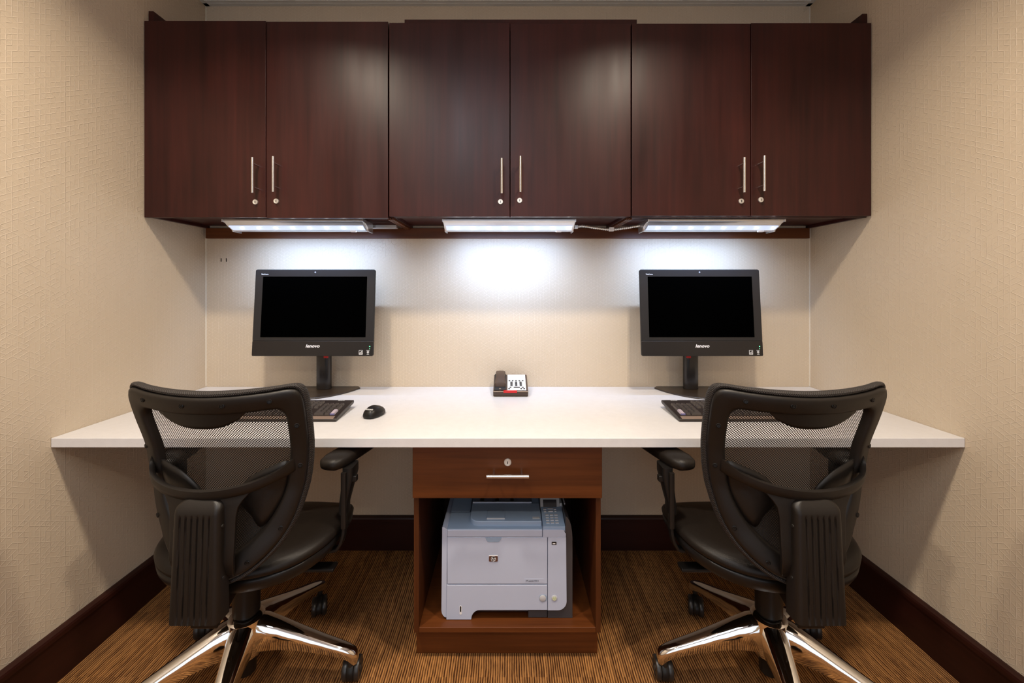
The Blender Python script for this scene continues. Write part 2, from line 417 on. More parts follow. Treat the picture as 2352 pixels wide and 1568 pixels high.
# under-cabinet lights
ll = ['lit aluminium strip light under the left wall cabinet', 'lit aluminium strip light under the middle wall cabinet', 'lit aluminium strip light under the right wall cabinet']
TOPZ = CB-.001
for c, (pa, pb) in enumerate(LEDS):
    x0, x1 = X(pa, 1.6), X(pb, 1.6)
    t = thing('strip_light', ll[c], 'strip light', ((x0+x1)/2, 1.66, TOPZ), 'strip lights under the cabinets')
    prof = [(1.597, TOPZ), (1.597, TOPZ-.007), (1.603, TOPZ-.009), (1.612, TOPZ-.0145), (1.6225, TOPZ-.0220), (1.626, TOPZ-.0245),
            (1.650, TOPZ-.0350), (1.656, TOPZ-.038), (1.664, TOPZ-.040), (1.702, TOPZ-.036), (1.708, TOPZ-.03), (1.708, TOPZ)]
    obj('housing', prism_x(bmesh.new(), prof, x0+.004, x1-.004), 'alu', t, .0008)
    lp = [(1.6225, TOPZ-.0222), (1.650, TOPZ-.0340), (1.6505, TOPZ-.0365), (1.6215, TOPZ-.0240)]
    lens = obj('lens', prism_x(bmesh.new(), lp, x0+.010, x1-.010), 'lens', t)
    for k in range(8):
        x = x0+(x1-x0)*(.10+.80*k/7*1.07); q = Vector((x, 1.636, TOPZ-.0305))
        obj('diode', lathe(bmesh.new(), [(.0001, -.003), (.003, -.0024), (.004, 0), (.003, .002)], q, 10), 'led', lens)
    for (e0, e1) in ((x0, x0+.005), (x1-.005, x1)):
        pr = [(1.594, TOPZ), (1.594, TOPZ-.010)]+[(1.594+.064*math.sin(a), TOPZ-.010-.031*(1-math.cos(a))) for a in [PI/2*k/6 for k in range(1, 7)]]+[(1.712, TOPZ-.041), (1.712, TOPZ)]
        obj('end_cap', prism_x(bmesh.new(), pr, e0, e1), 'alu', t, .0006)
    sx = x1-.05 if c != 0 else x0+.045
    obj('switch', B(x1-.072, x1-.050, 1.650, 1.662, TOPZ-.043, TOPZ-.035), 'white', t, .0015)
# braided conduit and the flat cable channel
pts = catmull([W(1322, 521, 1.70)-Vector((0, 0, .0)), W(1338, 518.5, 1.70), W(1370, 523, 1.69), W(1404, 526.5, 1.68), W(1440, 522.5, 1.69), W(1470, 517.5, 1.70), W(1484, 518.5, 1.70)], 22)
rs = [.0052+.0014*math.sin(i*2.1) for i in range(len(pts))]
t = thing('flexible_conduit', 'braided silver conduit drooping between the middle and right strip lights', 'cable', pts[len(pts)//2])
obj('conduit_hose', T(pts, rs, 10), 'conduit', t)
for p in (pts[3], pts[-4]): obj('connector', B(p.x-.008, p.x+.008, p.y-.008, p.y+.008, p.z-.008, p.z+.008), 'alu', t, .002)
p = W(1404, 526.5, 1.68); obj('clamp', B(p.x-.010, p.x+.010, p.y-.010, p.y+.006, p.z-.008, p.z+.008), 'white', t, .0015)
a = W(836, 521, 1.74); b = W(912, 521, 1.74)
o = obj('cable_channel', B(a.x, b.x, 1.73, 1.76, a.z-.006, a.z+.008), 'alu', loc=((a.x+b.x)/2, 1.745, a.z), bevel=.001)
tag(o, 'short flat metal cable channel right of the left strip light', 'cable channel')
for i, xj in enumerate((xs[2], xs[4])):             # aluminium divider edges seen under the cabinet joints
    bm = bmesh.new()
    for k in (-1, 0, 1): box(bm, xj+k*.0085-.0032, xj+k*.0085+.0032, 1.572, YB-.024, CB-.008, CB-.0008)
    o = obj('joint_strip', bm, 'wx', loc=(xj, 1.7, CB), bevel=.0006)
    tag(o, 'ribbed dark strip under the joint of the %s cabinets' % ('left and middle', 'middle and right')[i], 'strip', 'joint strips under the cabinets')

# ---------------------------------------------------------------- worktop
DZ = .7406; DY = 1.233; DT = .0285
t = thing('worktop', 'long white quartz worktop running wall to wall under the cabinets', 'desk', (0, YB-.002, DZ-DT))
obj('slab', B(XL+.001, XR-.001, DY, YB-.001, DZ-DT, DZ), 'quartz', t, .0015)
for p0, p1 in ((188, 217), (2118, 2144)):
    x0, x1 = X(p0, 1.26), X(p1, 1.26)
    obj('support_bracket', B(x0, x1, 1.262, YB-.002, DZ-DT-.012, DZ-DT-.0005), 'darkmetal', t, .001)

# ---------------------------------------------------------------- pedestal with drawer
PF = 1.295; pl, pr_ = X(950.5, PF), X(1380, PF); th = .016; UZ = DZ-DT-.001; SB, ST = .098, .1135
t = thing('drawer_pedestal', 'dark wood pedestal with one drawer above an open bay under the worktop', 'cabinet', (0, 1.55, 0))
obj('side_panel', B(pl, pl+th, PF, 1.83, SB, UZ), 'wp', t, .001); obj('side_panel', B(pr_-th, pr_, PF, 1.83, SB, UZ), 'wp', t, .001)
obj('shelf', B(pl+th, pr_-th, PF+.001, 1.81, SB, ST), 'wx', t, .001)
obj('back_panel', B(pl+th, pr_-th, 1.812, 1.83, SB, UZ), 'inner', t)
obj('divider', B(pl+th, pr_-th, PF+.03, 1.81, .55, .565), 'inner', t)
obj('plinth', B(X(956.5, 1.331), X(1372.5, 1.331), 1.331, 1.81, .0005, SB-.0005), 'wx', t, .001)
d = obj('drawer', B(X(947.5, 1.275), X(1383, 1.275), 1.275, 1.2935, Z(1144, 1.275), UZ-.004), 'wx', t, .0012)
hd = 1.238
bar_handle('handle', d, (X(1117, hd), hd, Z(1094, hd)), (X(1215.5, hd), hd, Z(1094, hd)), (0, 1, 0), .038, .0058)
m = Matrix.Rotation(PI/2, 4, 'X'); c0 = W(1166, 1061, 1.274)
lk = obj('lock', lathe(bmesh.new(), [(.0115, -.002), (.0115, .003), (.010, .0045), (.0085, .0045), (.008, .002), (.006, .002), (.0055, .004), (.0001, .004)], c0, 24, m), 'lockm', d)
obj('keyhole', B(c0.x-.0012, c0.x+.0012, c0.y-.0048, c0.y-.002, c0.z-.004, c0.z+.004), 'dark', lk)

# ---------------------------------------------------------------- printer
PK = .0002714; PFY = 1.325
def qx(zx): return (zx-867.5)*PK
def qz(zy): return .5162-zy*PK
PB = ST+.0006
t = thing('laser_printer', 'large pale grey laser printer standing in the open bay of the pedestal', 'printer', (0, 1.5, PB))
zt = qz(392)
bk = 1.70
# body core with the left flank rounded
L = qx(78); core = [(L+.010, 0)]
obj('body', B(qx(110), qx(1560), PFY+.012, bk, PB+.020, zt-.004), 'silver', t, .004)
lf = [(qx(70), PB+.03)]+[(qx(70)+.016-.016*math.cos(a), PB+.03-.024*math.sin(a)) for a in (PI/8, PI/4, 3*PI/8, PI/2)]+[(qx(131), PB+.004), (qx(140), zt), (qx(128), zt-.0005), (qx(96), zt+.006), (qx(80), zt+.004)]
obj('left_flank', loft(bmesh.new(), [[(x, PFY+.003, z) for x, z in lf], [(x, PFY, z) for x, z in lf][:0] or [(x, bk, z) for x, z in lf]]), 'silver', t, .003)
o = obj('front_door', plate_y(bmesh.new(), rrect(qx(142), qx(1343), qz(1048), qz(491), .002), PFY, PFY+.012), 'silver', t, .0012)
hm = arc(0, 0, 1, 180, 360, 10); cxh, hw2 = qx(697), qx(795)-qx(697)
obj('grip_recess', plate_y(bmesh.new(), [(cxh-hw2, qz(492)), (cxh-hw2*.88, qz(520)), (cxh-hw2*.68, qz(543)), (cxh+hw2*.68, qz(543)), (cxh+hw2*.88, qz(520)), (cxh+hw2, qz(492))], PFY-.0012, PFY+.002), 'silver2', o, .0006)
# badge
bx0, bx1, bz0, bz1 = qx(643), qx(748), qz(778), qz(712)
bd = obj('badge', plate_y(bmesh.new(), rrect(bx0, bx1, bz0, bz1, .003), PFY-.0014, PFY), 'bronze', o)
obj('badge_rim', plate_y(bmesh.new(), rrect(bx0, bx1, bz1-.0005, bz1+.0025, .001), PFY-.0014, PFY), 'white', bd)
cxb, czb = (bx0+bx1)/2, (bz0+bz1)/2
obj('badge_disc', lathe(bmesh.new(), [(.0078, 0), (.0078, .0006)], (cxb, PFY-.0014, czb), 28, m), 'dark', bd)
obj('badge_ring', lathe(bmesh.new(), [(.0082, 0), (.0082, .0005), (.0074, .0005), (.0074, 0)], (cxb, PFY-.0016, czb), 28, m), 'pkey', bd)
text('badge_lettering', 'hp', .0165, 'white', bd, Matrix.Translation((cxb, PFY-.0024, czb+.0004)) @ FACE, shear=.3)
obj('name_plate', plate_y(bmesh.new(), rrect(qx(1065), qx(1302), qz(1032), qz(985), .002), PFY-.0005, PFY), 'silver', o)
text('name_lettering', 'HP LaserJet P3015', .0056, 'dark', o, Matrix.Translation((qx(1162), PFY-.0009, qz(1010))) @ FACE)
# paper tray with the cut-out below
out = [(qx(137), qz(1062)), (qx(1343), qz(1062)), (qx(1343), qz(1362)), (qx(540), qz(1362))]
out += [(qx(540)-(qx(540)-qx(432))*math.sin(a), qz(1362)-(qz(1362)-qz(1470))*(1-math.cos(a))) for a in [PI/2*k/7 for k in range(1, 8)]]
out += [(qx(430), PB+.001), (qx(131), PB+.001)]
tr = obj('paper_tray', plate_y(bmesh.new(), out, PFY, PFY+.02), 'silver', t, .0012)
obj('gauge_window', plate_y(bmesh.new(), rrect(qx(290), qx(316), qz(1415), qz(1310), .003), PFY-.0008, PFY+.001), 'white', tr)
obj('gauge_slot', plate_y(bmesh.new(), rrect(qx(295), qx(311), qz(1380), qz(1313), .0018), PFY-.0012, PFY), 'dark', tr)
obj('button_recess', plate_y(bmesh.new(), rrect(qx(1288)-.0115, qx(1340), qz(1218)-.0115, qz(1218)+.0115, .010), PFY-.0006, PFY), 'silver2', tr)
obj('release_button', lathe(bmesh.new(), [(.0105, 0), (.0105, .0015), (.009, .0024), (.0001, .0022)], (qx(1288), PFY, qz(1218)), 24, m), 'pkey', tr)
# right column
r_ = .029; x1, zb = qx(1577), qz(1368)
out = [(qx(1350), qz(492)), (qx(1350), zb)]+arc(x1-r_, zb+r_, r_, 270, 360, 8)+[(x1-.002, qz(492))]
rc = obj('right_column', plate_y(bmesh.new(), out, PFY, PFY+.03), 'silver', t, .0012)
obj('usb_port', plate_y(bmesh.new(), rrect(qx(1396), qx(1454), qz(578), qz(541), .001), PFY-.0006, PFY), 'dark', rc)
obj('usb_tongue', B(qx(1408), qx(1440), PFY-.0010, PFY, qz(568), qz(559)), 'white', rc)
pb = obj('power_button', lathe(bmesh.new(), [(.0095, 0), (.0095, .0014), (.008, .002), (.0001, .002)], (qx(1428), PFY, qz(1217)), 24, m), 'pkey', rc)
obj('power_ring', lathe(bmesh.new(), [(.0062, 0), (.0062, .0008), (.0050, .0009), (.0045, .0004), (.0028, .0004), (.0025, .0010), (.0001, .0010)], (qx(1428), PFY-.002, qz(1217)), 24, m), 'pgreen', pb)
# top strip, front of the top cover
obj('top_strip', B(qx(141), qx(1284), PFY, PFY+.03, qz(487), qz(400)), 'silver', t, .0025)
out = [(qx(1290), qz(490)), (x1-.003, qz(490))]+[(x1-.003, qz(425))]+arc(x1-.003-.010, qz(400)-.010, .010, 0, 90, 5)+[(qx(1290), qz(400))]
obj('corner_strip', plate_y(bmesh.new(), out, PFY, PFY+.03), 'silver', t, .0012)
# dark base and side
obj('dark_base', B(qx(440), qx(1120), PFY+.022, bk, PB+.0105, PB+.045), 'pdark', t, .001)
obj('dark_foot', B(qx(1117), qx(1345), PFY+.010, bk, PB, PB+.045), 'pdark', t, .001)
sd = [(qx(1352), PB), (qx(1652), PB), (qx(1652), qz(520)), (qx(1647), qz(440)), (qx(1634), qz(360)), (qx(1612), qz(300)), (qx(1588), qz(265)), (qx(1566), qz(255)), (qx(1566), PB+.05), (qx(1352), PB+.05)]
obj('dark_side', plate_y(bmesh.new(), sd, PFY+.008, bk), 'pdark', t, .0012)
# top surface and raised output lid
def topslab(name, a, b, y0, y1, h0, h1, mat, parent=t, rr=.0, lowz=None):
    """slab on the top: front edge a..b (zoom px at y0) rising from h0 to h1"""
    lz = zt-.012 if lowz is None else lowz
    bm = loft(bmesh.new(), [[(a, y0, lz), (b, y0, lz), (b, y0, zt+h0), (a, y0, zt+h0)], [(a, y1, lz), (b, y1, lz), (b, y1, zt+h1), (a, y1, zt+h1)]])
    return obj(name, bm, mat, parent, .0015)
topslab('top_cover', qx(141), qx(1284), PFY+.002, 1.42, .0, .006, 'silver2')
topslab('top_cover_rear', qx(141), qx(390), 1.42, bk, .006, .03, 'silver2')
# rounded-corner lid
a0, a1 = qx(405), qx(1282); y0, y1 = PFY+.016, 1.445; R0 = .030
pl2 = [(a1, y0), (a1, y1), (a0, y1)]+[(a0+R0-R0*math.cos(q), y0+R0-R0*math.sin(q)) for q in [PI/2*k/8 for k in range(9)]]
lid = obj('output_lid', loft(bmesh.new(), [[(x, y, zt-.002) for x, y in pl2], [(x, y, zt+.017+(y-y0)*.05) for x, y in pl2]]), 'silver2', t, .003)
obj('paper_stop', B(qx(610), qx(835), y0+.012, y0+.058, zt+.0165, zt+.0215), 'silver2', lid, .0015)
obj('stop_edge', B(qx(612), qx(833), y0+.010, y0+.0125, zt+.0165, zt+.021), 'pkey', lid)
obj('media_mark', B(qx(1172), qx(1262), y0+.012, y0+.024, zt+.0165, zt+.0185), 'pkey', lid, .001)
obj('output_bin', B(qx(400), qx(1180), y1, bk-.02, zt-.03, zt-.006), 'pdark', t)
for k, zx in enumerate((512, 712, 915)): obj('bin_rib', B(qx(zx)-.003, qx(zx)+.009, y1+.002, y1+.10, zt-.007, zt+.012), 'pkey' if 0 else 'pdark', t, .001)
obj('bin_edge', B(qx(412), qx(1180), y1-.001, y1+.004, zt+.010, zt+.0255), 'silver', t, .0008)
topslab('bin_side', qx(1185), qx(1282), y1-.002, bk, .018, .035, 'silver2')
# control panel
cp = topslab('control_panel', qx(1292), qx(1562), PFY+.004, 1.47, .006, .034, 'silver2')
def cpz(y): return zt+.006+(y-PFY-.004)/(1.47-PFY-.004)*.028
for r in range(4):
    for c in range(3):
        x = qx(1358+c*56); y = PFY+.020+r*.0115
        obj('key', B(x-.0055, x+.0055, y-.0030, y+.0030, cpz(y)-.001, cpz(y)+.0018), 'pkey', cp, .0008)
for (zx, w, dy) in ((1340, .005, .080), (1410, .009, .083), (1468, .004, .080), (1340, .004, .070), (1410, .008, .071), (1472, .003, .071)):
    x = qx(zx); y = PFY+dy
    obj('key', B(x-w, x+w, y-.003, y+.003, cpz(y)-.001, cpz(y)+.002), 'pkey', cp, .0008)
dm = Matrix.Translation((qx(1412), 1.425, zt+.0315)) @ Matrix.Rotation(math.radians(-30), 4, 'X')
ds = obj('display', B(-.034, .034, -.003, .006, -.017, .017, mat=dm), 'clear', cp, .002)
obj('display_glass', B(-.024, .023, -.0042, .0, -.013, .011, mat=dm), 'lcd', ds)
obj('display_hinge', B(qx(1535), qx(1610), 1.42, 1.47, zt+.012, zt+.034), 'pkey', cp, .002)

# ---------------------------------------------------------------- telephone
TK = .0001125
def tx(zx): return (zx-1108.8)*TK
fy0, fy1 = 1.692, 1.825; z0, z1 = .7655, .806
def fz(q): return z0+(z1-z0)*q
def fy(q): return fy0+(fy1-fy0)*q
def slab_on(x0, x1, qa, qb, h, hb=0):
    bm = bmesh.new(); n = Vector((0, -(z1-z0), fy1-fy0)).normalized()
    r = []
    for q in (qa, qb):
        b = Vector((0, fy(q), fz(q)))
        r.append([Vector((x0, 0, 0))+b-n*hb, Vector((x1, 0, 0))+b-n*hb, Vector((x1, 0, 0))+b+n*h, Vector((x0, 0, 0))+b+n*h])
    return loft(bm, r)
t = thing('telephone', 'brown desk telephone with white keypad against the back wall', 'telephone', (tx(1215), 1.75, DZ))
xa, xb = tx(572), tx(1868)
obj('body', prism_x(bmesh.new(), [(fy0, z0), (fy0, DZ+.012), (fy0+.006, DZ+.001), (fy1-.004, DZ+.001), (fy1, z1)], xa, xb), 'phone', t, .003)
obj('trim_line', B(xa+.001, xb-.001, fy0-.001, fy0+.002, z0-.0035, z0-.001), 'phonel', t)
obj('message_light', B(tx(955), tx(1455), fy0-.003, fy0+.006, z0-.007, z0+.0025), 'red', t, .001)
fp = obj('face_plate', slab_on(tx(1100), tx(1800), .03, .96, .002), 'offw', t, .0012)
rows = [(572, [(1178, 36), (1303, 36), (1432, 36), (1560, 36), (1688, 36)])]+[(y, [(1255, 50), (1432, 50), (1605, 50)]) for y in (625, 668, 712, 757)]
rows += [(818, [(1215, 35), (1450, 130), (1675, 38)]), (870, [(1165, 34), (1615, 34), (1725, 36)])]
for y, ks in rows:
    q = (938-y)/640
    for (zx, hw) in ks: obj('button', slab_on(tx(zx-hw*.9), tx(zx+hw*.9), q-.024, q+.020, .0035), 'dark', fp)
obj('text_line', slab_on(tx(1160), tx(1740), .835, .84, .0023), 'pkey', fp)
# handset
bm = bmesh.new(); rr = []
for q, h, w, lift in ((.16, .005, .0205, .010), (.19, .012, .0235, .012), (.34, .013, .0235, .012), (.46, .011, .0215, .016), (.60, .010, .0190, .018), (.74, .010, .0195, .016), (.90, .011, .0215, .010), (.99, .010, .0215, .008), (1.01, .005, .019, .006)):
    c = Vector((tx(830), fy(q), fz(q)+lift))
    rr.append([c+Vector((w*math.cos(a)*1.0, 0, h*math.copysign(abs(math.sin(a))**.5, math.sin(a)))) for a in [2*PI*k/20 for k in range(20)]])
obj('handset', loft(bm, rr), 'phone', t, smooth=True)
obj('cradle', slab_on(tx(610), tx(1040), .03, .98, .006), 'dark', t, .002)
obj('cord_clip', lathe(bmesh.new(), [(.0045, -.002), (.0045, .002), (.003, .002), (.003, -.002)], (tx(826), fy0+.006, z0+.006), 16, m), 'phonel', t)

# ---------------------------------------------------------------- monitors
def monitor(xc, label, sx, mirror):
    """all-in-one monitor; xc = x of its centre line"""
    t = thing('monitor', label, 'monitor', (xc, 1.79, DZ), 'monitors on the worktop')
    zb, ztp = .908, 1.2735; yb, yt = 1.706, 1.735
    tilt = math.atan2(yt-yb, ztp-zb); Hh = math.hypot(yt-yb, ztp-zb)
    dx = sx
    mt = Matrix.Translation((xc+dx, yb, zb)) @ Matrix.Rotation(-tilt, 4, 'X')
    w = .2555
    def pl(out, y0_, y1_):
        bm = plate_y(bmesh.new(), out, y0_, y1_); bmesh.ops.transform(bm, matrix=mt, verts=bm.verts); return bm
    hs = obj('housing', loft(bmesh.new(), [[mt @ Vector((x, y, z)) for x, z in rrect(-w+e, w-e, e, Hh-e, .008)] for y, e in ((.003, 0), (.012, .0005), (.030, .012), (.046, .030))]), 'bezel', t, .001)
    zl = Hh*(816-782)/195
    bz = obj('bezel', pl(rrect(-w+.001, w-.001, zl+.0006, Hh-.001, .006), 0, .006), 'bezel', t, .0012)
    lo = obj('lower_bezel', pl(rrect(-w+.001, w-.001, .001, zl-.0006, .004), -.0004, .006), 'bezel2', t, .0012)
    s0, s1 = Hh*(816-774)/195, Hh*(816-637.5)/195
    obj('screen', pl([(-w+.034, s0), (w-.034, s0), (w-.034, s1), (-w+.034, s1)], -.0007, .002), 'screen', t)
    obj('webcam', lathe(bmesh.new(), [(.0036, 0), (.0036, .0008), (.0026, .0008), (.0026, .0003), (.0001, .0003)], (0, 0, 0), 16, mt @ Matrix.Translation((0, 0, Hh-.0125)) @ m), 'clear', bz)
    text('brand_lettering', 'lenovo', .0185, 'white', lo, mt @ Matrix.Translation((0, -.0008, zl*.66)) @ Matrix.Diagonal((1.16, 1, 1, 1)) @ FACE, shear=.25, bold=.0005)
    text('model_lettering', 'ThinkCentre', .0058, 'white', bz, mt @ Matrix.Translation((-w+.041, -.0004, Hh-.021)) @ FACE, bold=.0002)
    g = obj('power_light', lathe(bmesh.new(), [(.0022, 0), (.0022, .001), (.0001, .0014)], (0, 0, 0), 12, mt @ Matrix.Translation((w-.015, -.0004, zl*.64)) @ m), 'green', lo)
    obj('disk_light', lathe(bmesh.new(), [(.0012, 0), (.0012, .0008), (.0001, .001)], (0, 0, 0), 12, mt @ Matrix.Translation((w-.015, -.0004, zl*.49)) @ m), 'green', lo)
    # efficiency sticker: outlined square with an arc, and a small round-mark sticker
    cx, cz = w-.052, zl*.25
    st = obj('square_sticker', pl(rrect(cx-.0078, cx+.0078, cz-.0092, cz+.0092, .001), -.001, 0), 'offw', lo)
    obj('sticker_field', pl(rrect(cx-.0062, cx+.0062, cz-.0022, cz+.0078, .0006), -.0014, -.0009), 'bezel2', st)
    obj('sticker_swoosh', pl([(cx-.0055, cz-.0012), (cx+.005, cz-.0002), (cx+.0055, cz+.004), (cx+.002, cz+.006), (cx+.003, cz+.002), (cx-.003, cz+.0008)], -.0017, -.0013), 'offw', st)
    obj('sticker_bar', pl(rrect(cx-.0055, cx+.0055, cz-.0072, cz-.0035, .0005), -.0014, -.0009), 'clear', st)
    cx = w-.022
    bm = bmesh.new(); box(bm, cx-.0065, cx+.0065, -.0012, 0, cz+.0078, cz+.0092, mat=mt); box(bm, cx-.005, cx+.005, -.0012, 0, cz-.0085, cz-.0065, mat=mt)
    lathe(bm, [(.0048, 0), (.0048, .001), (.0032, .001), (.0032, 0)], (0, 0, 0), 20, mt @ Matrix.Translation((cx, 0, cz+.0015)) @ m)
    box(bm, cx-.0012, cx+.0012, -.0012, 0, cz-.001, cz+.004, mat=mt)
    obj('round_sticker', bm, 'offw', lo)
    obj('rear_shell', loft(bmesh.new(), [[mt @ Vector((x, .044, z)) for x, z in rrect(-.20, .20, .04, .31, .02)], [mt @ Vector((x, .066, z)) for x, z in rrect(-.15, .15, .06, .27, .02)]]), 'blackm', t)
    # stand
    xk = xc+.005*mirror; rings = []
    for z in (DZ+.008, DZ+.02, .90, 1.05):
        rings.append([(xk+.032*math.copysign(abs(math.cos(a))**.7, math.cos(a)), 1.806+.019*math.copysign(abs(math.sin(a))**.8, math.sin(a)), z) for a in [2*PI*k/28 for k in range(28)]])
    co = obj('stand_column', loft(bmesh.new(), rings), 'column', t)
    obj('red_catch', B(xc+mirror*.012, xc+mirror*.031, 1.783, 1.792, .886, .915, mat=Matrix.Identity(4)), 'red', co, .002)
    pts = [(-.143, 1.852), (.143, 1.852), (.159, 1.828), (.150, 1.800), (.134, 1.764), (.112, 1.728), (.080, 1.690), (.040, 1.660), (0, 1.648)]
    pts += [(-x, y) for x, y in pts[::-1][1:-2]]
    obj('stand_base', loft(bmesh.new(), [[(xc+x*.985, y, DZ+.0005) for x, y in pts], [(xc+x, y, DZ+.004) for x, y in pts], [(xc+x*.985, 1.79+(y-1.79)*.98, DZ+.0065) for x, y in pts]]), 'stand', t, .001, ang=50)
    return t
monitor(-.820, 'black all-in-one monitor behind the left chair, beside the mouse', 0.000, 1)
monitor(.817, 'black all-in-one monitor behind the right chair, no mouse beside it', .001, -1)

# ---------------------------------------------------------------- keyboard
def keyboard(xr):
    """full-size keyboard, right edge at xr"""
    w, y0, y1 = .452, 1.380, 1.546; xl = xr-w
    t = thing('keyboard', 'black keyboard in front of the left monitor, beside the mouse', 'keyboard', (xr-w/2, 1.47, DZ), 'keyboards on the worktop')
    zf, zb_ = DZ+.014, DZ+.030
    def kz(y): return zf+(zb_-zf)*(y-y0-.02)/(y1-y0-.02)
    prof = [(y0, DZ+.0005), (y0-.001, DZ+.005), (y0+.003, DZ+.011), (y0+.020, DZ+.0145), (y1-.004, zb_), (y1, zb_-.003), (y1, DZ+.021), (y1-.006, DZ+.017), (y0+.012, DZ+.0005)]
    bd = obj('case', prism_x(bmesh.new(), prof, xl, xr), 'keyside', t, .003)
    for fx in (xl+.03, xr-.05): obj('foot', B(fx, fx+.02, y1-.022, y1-.014, DZ+.0003, DZ+.018), 'keyside', t)
    obj('palm_strip', prism_x(bmesh.new(), [(y0+.0015, DZ+.0075), (y0+.0035, DZ+.0118), (y0+.018, DZ+.0150), (y0+.018, DZ+.010)], xl+.006, xr-.010), 'keyfront', bd, .0005)
    text('brand_lettering', 'lenovo', .009, 'offw', bd, Matrix.Translation((xr-.045, y1-.010, kz(y1-.010)+.001)) @ Matrix.Rotation(.12, 4, 'X'), shear=.2)
    u = .0187; ky = y0+.026; rows = []
    lx = xl+.010
    def row(y, items):                               # items: (x in units, width in units)
        for a, ww in items: rows.append((lx+a*u, lx+(a+ww)*u, y))
    seq = lambda a, n: [(a+i, 1) for i in range(n)]
    row(0, [(0, 1.25), (1.25, 1.25), (2.5, 1.25), (3.75, 6.25), (10, 1.25), (11.25, 1.25), (12.5, 1.25), (13.75, 1.25)]+seq(15.4, 3)+[(18.8, 2), (20.8, 1)])
    row(1, [(0, 2.25)]+seq(2.25, 10)+[(12.25, 2.75), (16.4, 1)]+seq(18.8, 3))
    row(2, [(0, 1.75)]+seq(1.75, 11)+[(12.75, 2.25)]+seq(18.8, 3))
    row(3, [(0, 1.5)]+seq(1.5, 12)+[(13.5, 1.5)]+seq(15.4, 3)+seq(18.8, 3))
    row(4, seq(0, 13)+[(13, 2)]+seq(15.4, 3)+seq(18.8, 4))
    rows.append(('enter',)); rows.append(('plus',))
    row(5.2, [(0, 1)]+[(2+i, 1) for i in range(4)]+[(6.5+i, 1) for i in range(4)]+[(11+i, 1) for i in range(4)]+seq(15.4, 3))
    ks = []
    for r in rows:
        if r[0] == 'enter': ks.append((lx+21.8*u, lx+22.8*u, 0, 2, 'lilac'))
        elif r[0] == 'plus': ks.append((lx+21.8*u, lx+22.8*u, 2, 2, 'key'))
        else: ks.append((r[0], r[1], r[2], 1, 'key'))
    def kb(bm, a, b, r, h):
        g = .0012; ya, yb_ = ky+r*u+g, ky+(r+h)*u-g; lo = -.001; hi = .0072; s = .0026
        m0 = [(a+g, ya), (b-g, ya), (b-g, yb_), (a+g, yb_)]; m1 = [(a+g+s, ya+s), (b-g-s, ya+s), (b-g-s, yb_-s*.6), (a+g+s, yb_-s*.6)]
        loft(bm, [[(x, y, kz(y)+lo) for x, y in m0], [(x, y, kz(y)+hi*.9) for x, y in m1]]); return bm
    ks.sort(key=lambda k: (k[2] > 5, -k[0]))
    for k in ks[:99]: obj('key', kb(bmesh.new(), *k[:4]), k[4], t, smooth=False)
    bm = bmesh.new()
    for k in ks[99:]: kb(bm, *k[:4])
    if ks[99:]:
        o = obj('far_keys', bm, 'key', t, smooth=False); o['kind'] = 'stuff'
    g = obj('enter_cap', B(lx+21.88*u, lx+22.72*u, ky+.0014, ky+.004, kz(ky), kz(ky)+.0055), 'blue', t)
    return t
kbd = keyboard(-.583)
k2 = copy_tree(kbd); k2.location.x = -kbd.location.x; k2.scale.x = -1
k2['label'] = 'black keyboard in front of the right monitor, half hidden by the right chair'

# ---------------------------------------------------------------- mouse
t = thing('computer_mouse', 'small black computer mouse right of the left keyboard', 'mouse', (-.473, 1.45, DZ))
mm = Matrix.Translation((-.474, 1.450, DZ+.0008)) @ Matrix.Rotation(math.radians(-20), 4, 'Z')
bm = bmesh.new(); rr = []
def sup(c, s, e): return math.copysign(abs(c)**e, c), math.copysign(abs(s)**e, s)
for f, hh in ((.88, 0), (1, .004), (1.0, .010), (.93, .019), (.78, .027), (.52, .0335), (.22, .036), (.02, .0365)):
    ring = []
    for k in range(28):
        a = 2*PI*k/28; c, s = sup(math.cos(a), math.sin(a), .85)
        y = .047*s*f; x = .0285*c*f*(1-.10*math.sin(a)); z = hh*(1-.28*max(0, s*f))
        ring.append(mm @ Vector((x, y, z)))
    rr.append(ring)
obj('shell', loft(bm, rr), 'blackm', t)
wh = mm @ Vector((0, .022, .0225)); ax = mm.to_3x3() @ Vector((1, 0, 0))
obj('scroll_wheel', T([wh-ax*.003, wh+ax*.003], .0062, 16), 'rubber', t)
obj('side_plate', loft(bmesh.new(), [[mm @ Vector((.0275*q, y, z)) for y, z in rrect(-.012, .022, .005, .013, .004)] for q in (.80, 1.0)]), 'stand', t)
text('brand_lettering', 'lenovo', .0105, 'offw', t, Matrix.Translation((-.4815, 1.4150, DZ+.0325)) @ Matrix.Rotation(math.radians(-14), 4, 'Z') @ Matrix.Rotation(math.radians(42), 4, 'X'), shear=.2)

